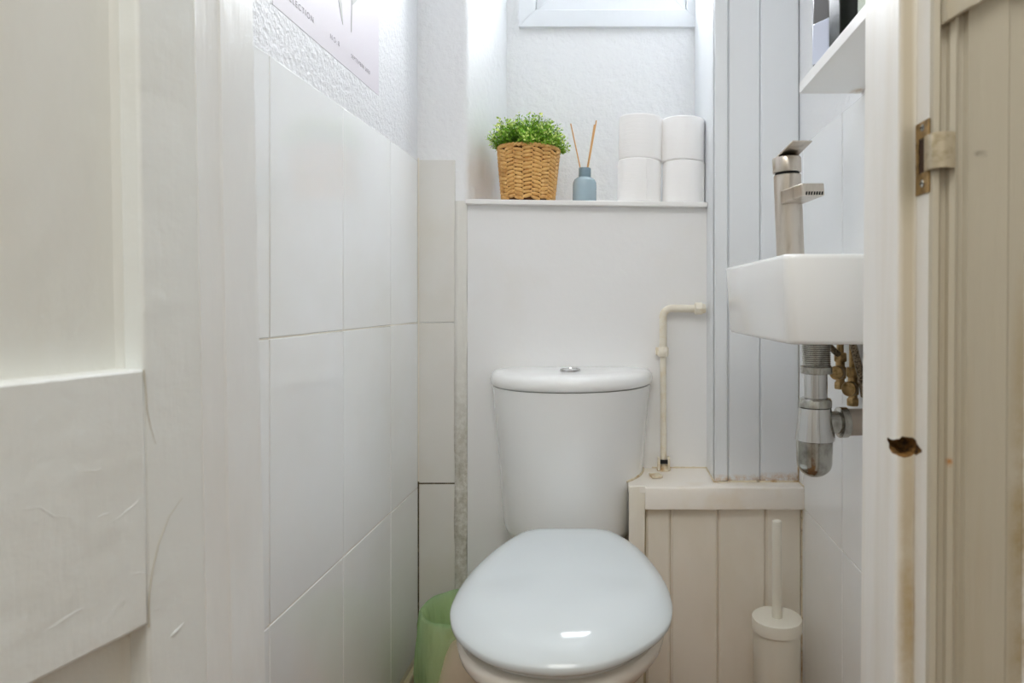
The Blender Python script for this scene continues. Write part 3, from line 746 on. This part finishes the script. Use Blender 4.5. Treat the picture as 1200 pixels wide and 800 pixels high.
plant.rotation_euler = (0, TILT, 0); df.rotation_euler = (0, TILT, 0)
def roll(x, y, z, r=0.0535, h=0.1075, rot=0.0, label=''):
    t = thing('toilet_roll', label, 'toilet roll', (x, y, z), 'spare toilet rolls on the niche shelf')
    rings = []
    for k, (rr, hh) in enumerate([(0.020,0.0),(r-0.0025,0.0),(r-0.0006,0.0012),(r,0.004),(r,h-0.004),(r-0.0006,h-0.0012),(r-0.0025,h),(0.020,h)]):
        rings.append([(x+(rr+0.0012*math.sin(3*a+rot)*(rr > 0.03))*math.cos(a), y+(rr+0.0012*math.sin(2*a+rot)*(rr > 0.03))*math.sin(a), z+hh) for a in [2*PI*i/48 for i in range(48)]])
    obj('paper', MB().loft(rings, False, False), 'paper', t, angle=50)
    obj('core', MB().lathe([(0.0205,0.001),(0.0205,h-0.001),(0.0195,h-0.001),(0.0195,0.001),(0.0205,0.001)], (x, y, z), n=28, cap0=False, cap1=False), 'card', t)
    a = -PI/2 + rot
    pts = [(x+(r+0.0011)*math.cos(a+b*0.28), y+(r+0.0011)*math.sin(a+b*0.28)) for b in (0, 0.33, 0.66, 1)]
    pts2 = [(x+(r-0.002)*math.cos(a+b*0.28), y+(r-0.002)*math.sin(a+b*0.28)) for b in (1, 0.66, 0.33, 0)]
    obj('loose_sheet', MB().prism(pts+pts2, z+0.003, z+h-0.003), 'paper', t)
    t.rotation_euler = (0, TILT, 0)
    return t
zl, zr = shelf_z(0.0), shelf_z(0.11)
roll(0.0545, 1.667, zl+0.0002, 0.0545, 0.1065, 0.3, 'lower roll of the stack beside the diffuser on the niche shelf')
roll(0.0572, 1.667, zl+0.1072, 0.0540, 0.1075, 2.2, 'upper toilet roll of the stack beside the diffuser')
roll(0.1650, 1.668, zr+0.0002, 0.0525, 0.1040, 1.1, 'lower roll of the stack against the boarded pipe casing')
roll(0.1640, 1.668, zr+0.1047, 0.0535, 0.1060, 3.4, 'upper toilet roll of the stack against the boarded pipe casing')

# ------------------------------------------------------------------ basin, tap, waste
bs = thing('wash_basin', 'small white rectangular wall-hung ceramic basin on the right wall', 'basin', (0.31, 1.06, 0.872))
def rrect(x0, x1, y0, y1, r, z, n=8, bulge=0.0):
    pts = []
    for cx_, cy_, a0 in ((x1-r, y1-r, 0), (x0+r, y1-r, PI/2), (x0+r, y0+r, PI), (x1-r, y0+r, 1.5*PI)):
        for k in range(n+1):
            a = a0 + PI/2*k/n
            pts.append([cx_+r*math.cos(a), cy_+r*math.sin(a), z])
    for p in pts:
        u = (p[1]-(y0+y1)/2)/((y1-y0)/2)
        if p[0] < x0+r: p[0] -= bulge*(1-u*u)
    return [tuple(p) for p in pts]
X0, X1, Y0, Y1 = 0.2205, 0.4098, 0.8855, 1.25
SH = [(0.03, 0.8723, 0.004), (0.012, 0.8718, 0.012), (0.0075, 0.8735, 0.014), (0.0055, 0.878, 0.014), (0.0015, 0.96, 0.014), (0.0, 0.986, 0.014), (0.0008, 0.9915, 0.0135), (0.003, 0.9932, 0.012),
      (0.009, 0.9932, 0.010)]
rings = [rrect(X0+d, X1, Y0+d, Y1-d, max(r, 0.003), z, bulge=0.006) for d, z, r in SH]
IN = [(0.013, 0.9925, 0.012), (0.016, 0.985, 0.02), (0.022, 0.94, 0.03), (0.035, 0.905, 0.035), (0.06, 0.893, 0.03), (0.08, 0.890, 0.012)]
rings += [rrect(X0+d, X1-0.012-d*0.4, Y0+d, Y1-0.085-d*0.5, r, z) for d, z, r in IN]
rings = [[(x + (0.0045 - 0.022*(y-Y0)/(Y1-Y0))*max(0, (X1-x)/(X1-X0)), y, z) for x, y, z in r] for r in rings]
obj('bowl', MB().loft(rings), 'ceramic', bs, angle=50)
obj('drain', MB().lathe([(0.022,0),(0.022,0.002),(0.012,0.003),(0.010,0.001)], (0.317, 1.055, 0.8905), n=24), 'chrome', bs)

tpX, tpY, tpZ = 0.3105, 1.19, 0.9935
tp = thing('basin_tap', 'tall brushed nickel mixer tap on the far end of the basin', 'tap', (tpX, tpY, tpZ))
RL = Matrix.Rotation(-0.040, 3, 'Y') @ Matrix.Rotation(0.0, 3, 'X')
def tilt(mb):
    c = Vector((tpX, tpY, tpZ)); mb.v = [tuple(c + RL @ (Vector(v)-c)) for v in mb.v]; return mb
R = 0.0242
obj('body', tilt(MB().lathe([(R+0.003,0),(R+0.003,0.003),(R,0.0045),(R,0.1605),(R-0.001,0.1615)], (tpX, tpY, tpZ), n=40)), 'steel', tp)
obj('neck_gap', tilt(MB().lathe([(R-0.003,0.161),(R-0.003,0.166)], (tpX, tpY, tpZ), n=32)), 'black', tp)
cap = obj('handle_cap', tilt(MB().lathe([(R+0.0006,0.1655),(R+0.001,0.1665),(R+0.001,0.1905),(R,0.1922),(0.002,0.1925)], (tpX, tpY, tpZ), n=40)), 'steel', tp)
yaw = 0.20
fw = Vector((math.sin(yaw), -math.cos(yaw), 0)); rt = Vector((math.cos(yaw), math.sin(yaw), 0)); up = Vector((0,0,1))
def fbox(f0, f1, w0, w1, z0f, z1f, z0b, z1b):
    o = Vector((tpX, tpY, tpZ))
    P = lambda f, w, z: o + fw*f + rt*w + up*z
    return MB().add([P(f0,-w0,z0b),P(f0,w0,z0b),P(f1,w1,z0f),P(f1,-w1,z0f),P(f0,-w0,z1b),P(f0,w0,z1b),P(f1,w1,z1f),P(f1,-w1,z1f)],
                    [(0,3,2,1),(4,5,6,7),(0,1,5,4),(1,2,6,5),(2,3,7,6),(3,0,4,7)])
obj('lever', tilt(fbox(-0.004, 0.062, 0.019, 0.018, 0.2065, 0.2090, 0.1920, 0.1950)), 'steel', tp, bevel=0.001)
sp_ = obj('spout', tilt(fbox(0.006, 0.092, 0.0205, 0.0205, 0.110, 0.131, 0.107, 0.132)), 'steel', tp, bevel=0.0025, seg=3)
for k in range(7):
    wv = -0.0142 + k*0.0047
    o = Vector((tpX, tpY, tpZ)); P = lambda f, w, z: o + fw*f + rt*w + up*z
    m_ = MB().add([P(0.0905,wv,0.1115),P(0.0905,wv+0.0026,0.1115),P(0.0928,wv+0.0026,0.1115),P(0.0928,wv,0.1115),P(0.0905,wv+0.001,0.1170),P(0.0905,wv+0.0036,0.1170),P(0.0928,wv+0.0036,0.1170),P(0.0928,wv+0.001,0.1170)],
                  [(0,3,2,1),(4,5,6,7),(0,1,5,4),(1,2,6,5),(2,3,7,6),(3,0,4,7)])
    obj('slot', tilt(m_), 'black', sp_, smooth=False)

tx_, ty_ = 0.3185, 1.065
tr = thing('bottle_trap', 'chrome bottle trap with a waste outlet hanging under the basin', 'trap', (tx_, ty_, 0.65))
thr = []
z = 0.874
thr.append((0.0215, z))
while z > 0.824:
    thr += [(0.0225, z-0.0008), (0.0225, z-0.0018), (0.0208, z-0.0024), (0.0208, z-0.0030)]; z -= 0.0032
obj('threaded_tail', MB().lathe(thr[::-1], (tx_, ty_, 0), n=36), 'worn_chrome', tr, angle=20)
obj('collar_nut', MB().lathe([(0.022,0.8145),(0.025,0.8155),(0.025,0.8255),(0.0235,0.827)], (tx_, ty_, 0), n=36), 'worn_chrome', tr)
obj('tail_pipe', MB().lathe([(0.0182,0.770),(0.0182,0.816)], (tx_-0.0008, ty_, 0), n=32), 'chrome', tr)
obj('cap_nut', MB().lathe([(0.0225,0.760),(0.0253,0.762),(0.0253,0.772),(0.023,0.7755),(0.018,0.777)], (tx_-0.001, ty_, 0), n=36), 'worn_chrome', tr)
obj('trap_body', MB().lathe([(0.0295,0.7085),(0.0312,0.7095),(0.0308,0.714),(0.0252,0.7605)], (tx_-0.002, ty_, 0), n=40), 'chrome', tr)
cupp = [(0.0278*math.sin(a), 0.674-0.024*math.cos(a)) for a in [k*PI/2/9 for k in range(1, 10)]] + [(0.0282, 0.690), (0.0284, 0.709)]
obj('cup', MB().lathe(cupp, (tx_-0.003, ty_, 0), n=40), 'worn_chrome', tr, angle=40)
od = Vector((1, 0.10, 0)).normalized()
oo = Vector((tx_, ty_, 0.736))
obj('outlet', MB().lathe([(0.0185,0.012),(0.0178,0.035),(0.0190,0.05)], oo, od, n=32), 'worn_chrome', tr)
obj('outlet_nut', MB().lathe([(0.021,0.036),(0.0245,0.0375),(0.0245,0.049),(0.021,0.0505)], oo, od, n=36), 'worn_chrome', tr)
obj('waste_pipe', MB().lathe([(0.0212,0.0495),(0.0215,0.0505),(0.0215,0.0905),(0.0215,0.093)], oo, od, n=32), 'grey_pipe', tr)

def valve(x, y, z, label, ang):
    t = thing('isolating_valve', label, 'valve', (x, y, z), 'water valves under the basin')
    obj('valve_body', MB().lathe([(0.0075,-0.030),(0.0075,-0.016),(0.0098,-0.015),(0.0098,0.004),(0.008,0.006),(0.008,0.016)], (x, y, z), n=20), 'brass', t)
    obj('hex_nut', MB().lathe([(0.0105,0.014),(0.0118,0.016),(0.0118,0.028),(0.0105,0.030)], (x, y, z), n=6, a0=0.3), 'brass', t)
    obj('tail_nut', MB().lathe([(0.0092,-0.034),(0.0104,-0.032),(0.0104,-0.023),(0.0092,-0.021)], (x, y, z), n=6, a0=0.1), 'brass', t)
    d = Vector((-math.cos(ang), -math.sin(ang), 0))
    obj('end_cap', MB().lathe([(0.0085,0.0),(0.0085,0.011),(0.0118,0.0115),(0.0122,0.0135),(0.0122,0.0225),(0.0112,0.0245),(0.004,0.025)], Vector((x, y, z-0.004)), d, n=24), 'brass', t)
    obj('riser', MB().tube([(x, y, z+0.026), (x, y, 0.8735)], 0.0062, 12), 'brass', t)
    return t
valve(0.3925, 1.172, 0.810, 'brass isolating valve nearer the trap under the basin', 0.95)
valve(0.3935, 1.112, 0.790, 'brass isolating valve nearer the door jamb under the basin', 0.95)
tag(obj('braided_hose', MB().tube([(0.348, 1.15, 0.8745), (0.362, 1.152, 0.858), (0.3785, 1.158, 0.843), (0.386, 1.165, 0.838)], 0.0055, 12), 'braid'),
    'short braided steel hose reaching the rear brass valve under the basin', 'hose')
tag(obj('braided_hose', MB().tube([(0.377, 1.075, 0.8745), (0.386, 1.078, 0.845), (0.397, 1.082, 0.805), (0.403, 1.086, 0.775)], 0.0058, 12), 'braid'),
    'slanting braided steel hose in front of the valves under the basin', 'hose')

# ------------------------------------------------------------------ shelf with toiletries, right wall
tag(box('wall_shelf', (0.3075, 0.72, 1.280), (0.4099, 1.1245, 1.298), 'shelf_white', bevel=0.001), 'white shelf board on the right wall above the basin', 'shelf')
sz = 1.2985
rz = Matrix.Rotation(0.55, 3, 'Z')
bt = thing('toiletry_bottle', 'smoky toiletry bottle with a pale lilac label at the shelf end', 'bottle', (0.343, 1.085, sz))
obj('bottle_body', MB().box((0.326, 1.068, sz), (0.360, 1.102, sz+0.175), rot=rz), 'smoked', bt, bevel=0.003)
obj('label', MB().box((0.3254, 1.0672, sz+0.016), (0.3606, 1.1028, sz+0.085), rot=rz), 'label', bt, bevel=0.003)
obj('cap', MB().lathe([(0.011,0),(0.011,0.02),(0.010,0.022)], (0.343, 1.085, sz+0.175), n=20), 'smoked', bt)
bb = thing('black_bottle', 'glossy black square bottle in the middle of the shelf', 'bottle', (0.345, 0.995, sz))
obj('bottle_body', MB().box((0.324, 0.978, sz), (0.366, 1.016, sz+0.18), rot=Matrix.Rotation(0.12, 3, 'Z')), 'black_gloss', bb, bevel=0.002)
obj('gold_edge', MB().box((0.3246, 0.9795, sz+0.001), (0.3266, 0.9815, sz+0.178), rot=Matrix.Rotation(0.12, 3, 'Z'), ctr=(0.345, 0.997, sz+0.09)), 'gold', bb)
obj('cap', MB().lathe([(0.012,0),(0.012,0.025),(0.011,0.027)], (0.345, 0.997, sz+0.18), n=20), 'black_gloss', bb)
mt = thing('mint_bottle', 'pale mint bottle on the shelf nearest the door jamb', 'bottle', (0.356, 0.90, sz))
obj('bottle_body', MB().lathe([(0.027,0),(0.029,0.003),(0.029,0.13),(0.022,0.145),(0.011,0.15),(0.011,0.155)], (0.356, 0.90, sz), n=32), 'mint', mt)
obj('cap', MB().lathe([(0.0125,0),(0.0125,0.025),(0.0115,0.027)], (0.356, 0.90, sz+0.155), n=20), 'board_white', mt)

# ------------------------------------------------------------------ toilet brush and bin
qx, qy = 0.3245, 1.352
br = thing('toilet_brush', 'off-white toilet brush in a tall holder with a disc lid', 'toilet brush', (qx, qy, 0))
obj('holder', MB().lathe([(0.0455,0),(0.0465,0.002),(0.0465,0.268),(0.044,0.269)], (qx, qy, 0.0005), n=48), 'brush_plastic', br)
obj('holder_lid', MB().lathe([(0.0488,0.2655),(0.0500,0.2665),(0.0500,0.2885),(0.0492,0.2902),(0.0090,0.2902)], (qx, qy, 0), n=48), 'brush_plastic', br)
obj('handle', MB().lathe([(0.0098,0.282),(0.0098,0.4815),(0.0092,0.4845),(0.0084,0.4853),(0.0078,0.4845)], (qx, qy, 0), n=24), 'brush_plastic', br)

kx, ky, kr, kz = -0.338, 1.455, 0.088, 0.262
bn = thing('waste_bin', 'small cream waste bin with a green bag liner behind the toilet', 'bin', (kx, ky, 0))
obj('bin_body', MB().lathe([(0.066,0.0),(0.069,0.002),(0.0845,0.256),(0.0825,0.256),(0.067,0.006),(0.0,0.006)], (kx, ky, 0.0005), n=40, cap0=True, cap1=False), 'bin', bn)
rings = []; na = 144
def lin_r(a, k, base, amp):
    return base + amp*noise.noise(Vector((math.cos(a)*2.2, math.sin(a)*2.2, k*0.35))) + amp*0.6*noise.noise(Vector((math.cos(a)*6, math.sin(a)*6, k*0.25+9)))
for k, (rr, zz, amp) in enumerate([(0.030, 0.03, 0.004), (0.052, 0.035, 0.004), (0.060, 0.10, 0.006), (0.067, 0.18, 0.006), (0.0745, 0.24, 0.004), (0.081, 0.262, 0.002), (0.0865, 0.2655, 0.002), (0.0895, 0.261, 0.003),
                               (0.0945, 0.235, 0.006), (0.0985, 0.195, 0.008), (0.0995, 0.15, 0.010), (0.097, 0.105, 0.010), (0.093, 0.07, 0.010)]):
    ring = []
    for i in range(na):
        a = 2*PI*i/na
        # the hem hangs lower on the left and front, short on the right
        dg_ = math.degrees(a); hem = (275-dg_)/48 if dg_ > 160 else (dg_-55)/40
        hem = min(1, max(0, hem)); hem = hem*hem*(3-2*hem)
        z_ = zz if k < 7 else 0.2655 - (0.2655-zz)*(0.14+0.90*hem + 0.05*noise.noise(Vector((math.cos(a)*4, math.sin(a)*4, 2.0))))
        z_ += 0.004*noise.noise(Vector((math.cos(a)*3, math.sin(a)*3, k*0.4+4)))*(k > 4)
        r_ = lin_r(a, k, rr, amp) + (0.0035 if k >= 7 else 0.0018)*(noise.noise(Vector((math.cos(a)*13, math.sin(a)*13, k*0.30)))+0.5*noise.noise(Vector((math.cos(a)*27, math.sin(a)*27, k*0.6))))*(0 if k in (5, 6) else 1)
        if k >= 7: r_ = max(r_, 0.0875)
        x_ = kx+r_*math.cos(a); x_ = max(x_, XL+0.006)
        ring.append((x_, ky+r_*math.sin(a), z_))
    rings.append(ring)
obj('bag_liner', MB().loft(rings, True, False), 'liner', bn, angle=70)

# ------------------------------------------------------------------ poster on the left wall
PX = XL - 0.0025 + 0.0002
po = thing('poster', 'pale botanical poster with grey lettering on the left wall', 'poster', (PX, 1.155, 1.351))
obj('sheet', MB().box((PX-0.0011, 0.945, 1.351), (PX+0.0003, 1.365, 1.945)), 'poster', po, smooth=False)
def text(body, y, z, size, sp=1.0):
    c = bpy.data.curves.new('lettering', 'FONT'); c.body = body; c.size = size; c.space_character = sp
    t = bpy.data.objects.new('lettering_curve', c); C.objects.link(t)
    me = bpy.data.meshes.new_from_object(t.evaluated_get(bpy.context.evaluated_depsgraph_get()))
    bpy.data.objects.remove(t); bpy.data.curves.remove(c)
    me.materials.clear(); me.materials.append(M['ink'])
    o = bpy.data.objects.new('lettering', me); C.objects.link(o)
    o.rotation_euler = (PI/2, 0, PI/2); o.parent = po
    o.location = Vector((PX+0.0007, y, z)) - po.location
    return o
text('COLLECTION', 0.967, 1.377, 0.0135, 1.35)
text('NO:8', 1.133, 1.377, 0.0125, 1.5)
text('SEPTEMBER 2020', 1.222, 1.377, 0.0105, 1.25)
def flat_leaf(name, pts, wid, m):
    """printed leaf or stem lying on the sheet: centre line (y,z) with half widths"""
    L_, R_ = [], []
    for i, (y, z) in enumerate(pts):
        a = pts[max(0, i-1)]; b = pts[min(len(pts)-1, i+1)]
        t = Vector((b[0]-a[0], b[1]-a[1])).normalized(); nx, nz_ = -t.y, t.x
        L_.append((PX+0.0009, y+nx*wid[i], z+nz_*wid[i])); R_.append((PX+0.0009, y-nx*wid[i], z-nz_*wid[i]))
    q = L_ + R_[::-1]; n = len(q)
    top = q; bot = [(PX+0.0005, y, z) for _, y, z in q]
    obj(name, MB().add(top+bot, [tuple(range(n)), tuple(range(2*n-1, n-1, -1))] + [(i, (i+1) % n, n+(i+1) % n, n+i) for i in range(n)]), m, po, smooth=False)
flat_leaf('printed_leaf', [(1.186, 1.422), (1.178, 1.445), (1.168, 1.475), (1.160, 1.51), (1.156, 1.545)], [0.001, 0.005, 0.008, 0.006, 0.0008], 'leaf_ink')
flat_leaf('printed_stem', [(1.224, 1.424), (1.226, 1.47), (1.224, 1.53), (1.215, 1.62), (1.21, 1.72)], [0.0013, 0.0013, 0.0013, 0.0012, 0.001], 'leaf_ink')
flat_leaf('printed_leaf', [(1.226, 1.475), (1.243, 1.497), (1.262, 1.525), (1.280, 1.57), (1.288, 1.60)], [0.001, 0.007, 0.011, 0.008, 0.001], 'leaf_ink')
flat_leaf('printed_leaf', [(1.222, 1.54), (1.205, 1.575), (1.188, 1.62), (1.18, 1.67)], [0.001, 0.009, 0.010, 0.001], 'leaf_ink')
flat_leaf('printed_leaf', [(1.214, 1.63), (1.232, 1.67), (1.246, 1.72), (1.25, 1.76)], [0.001, 0.009, 0.009, 0.001], 'leaf_ink')
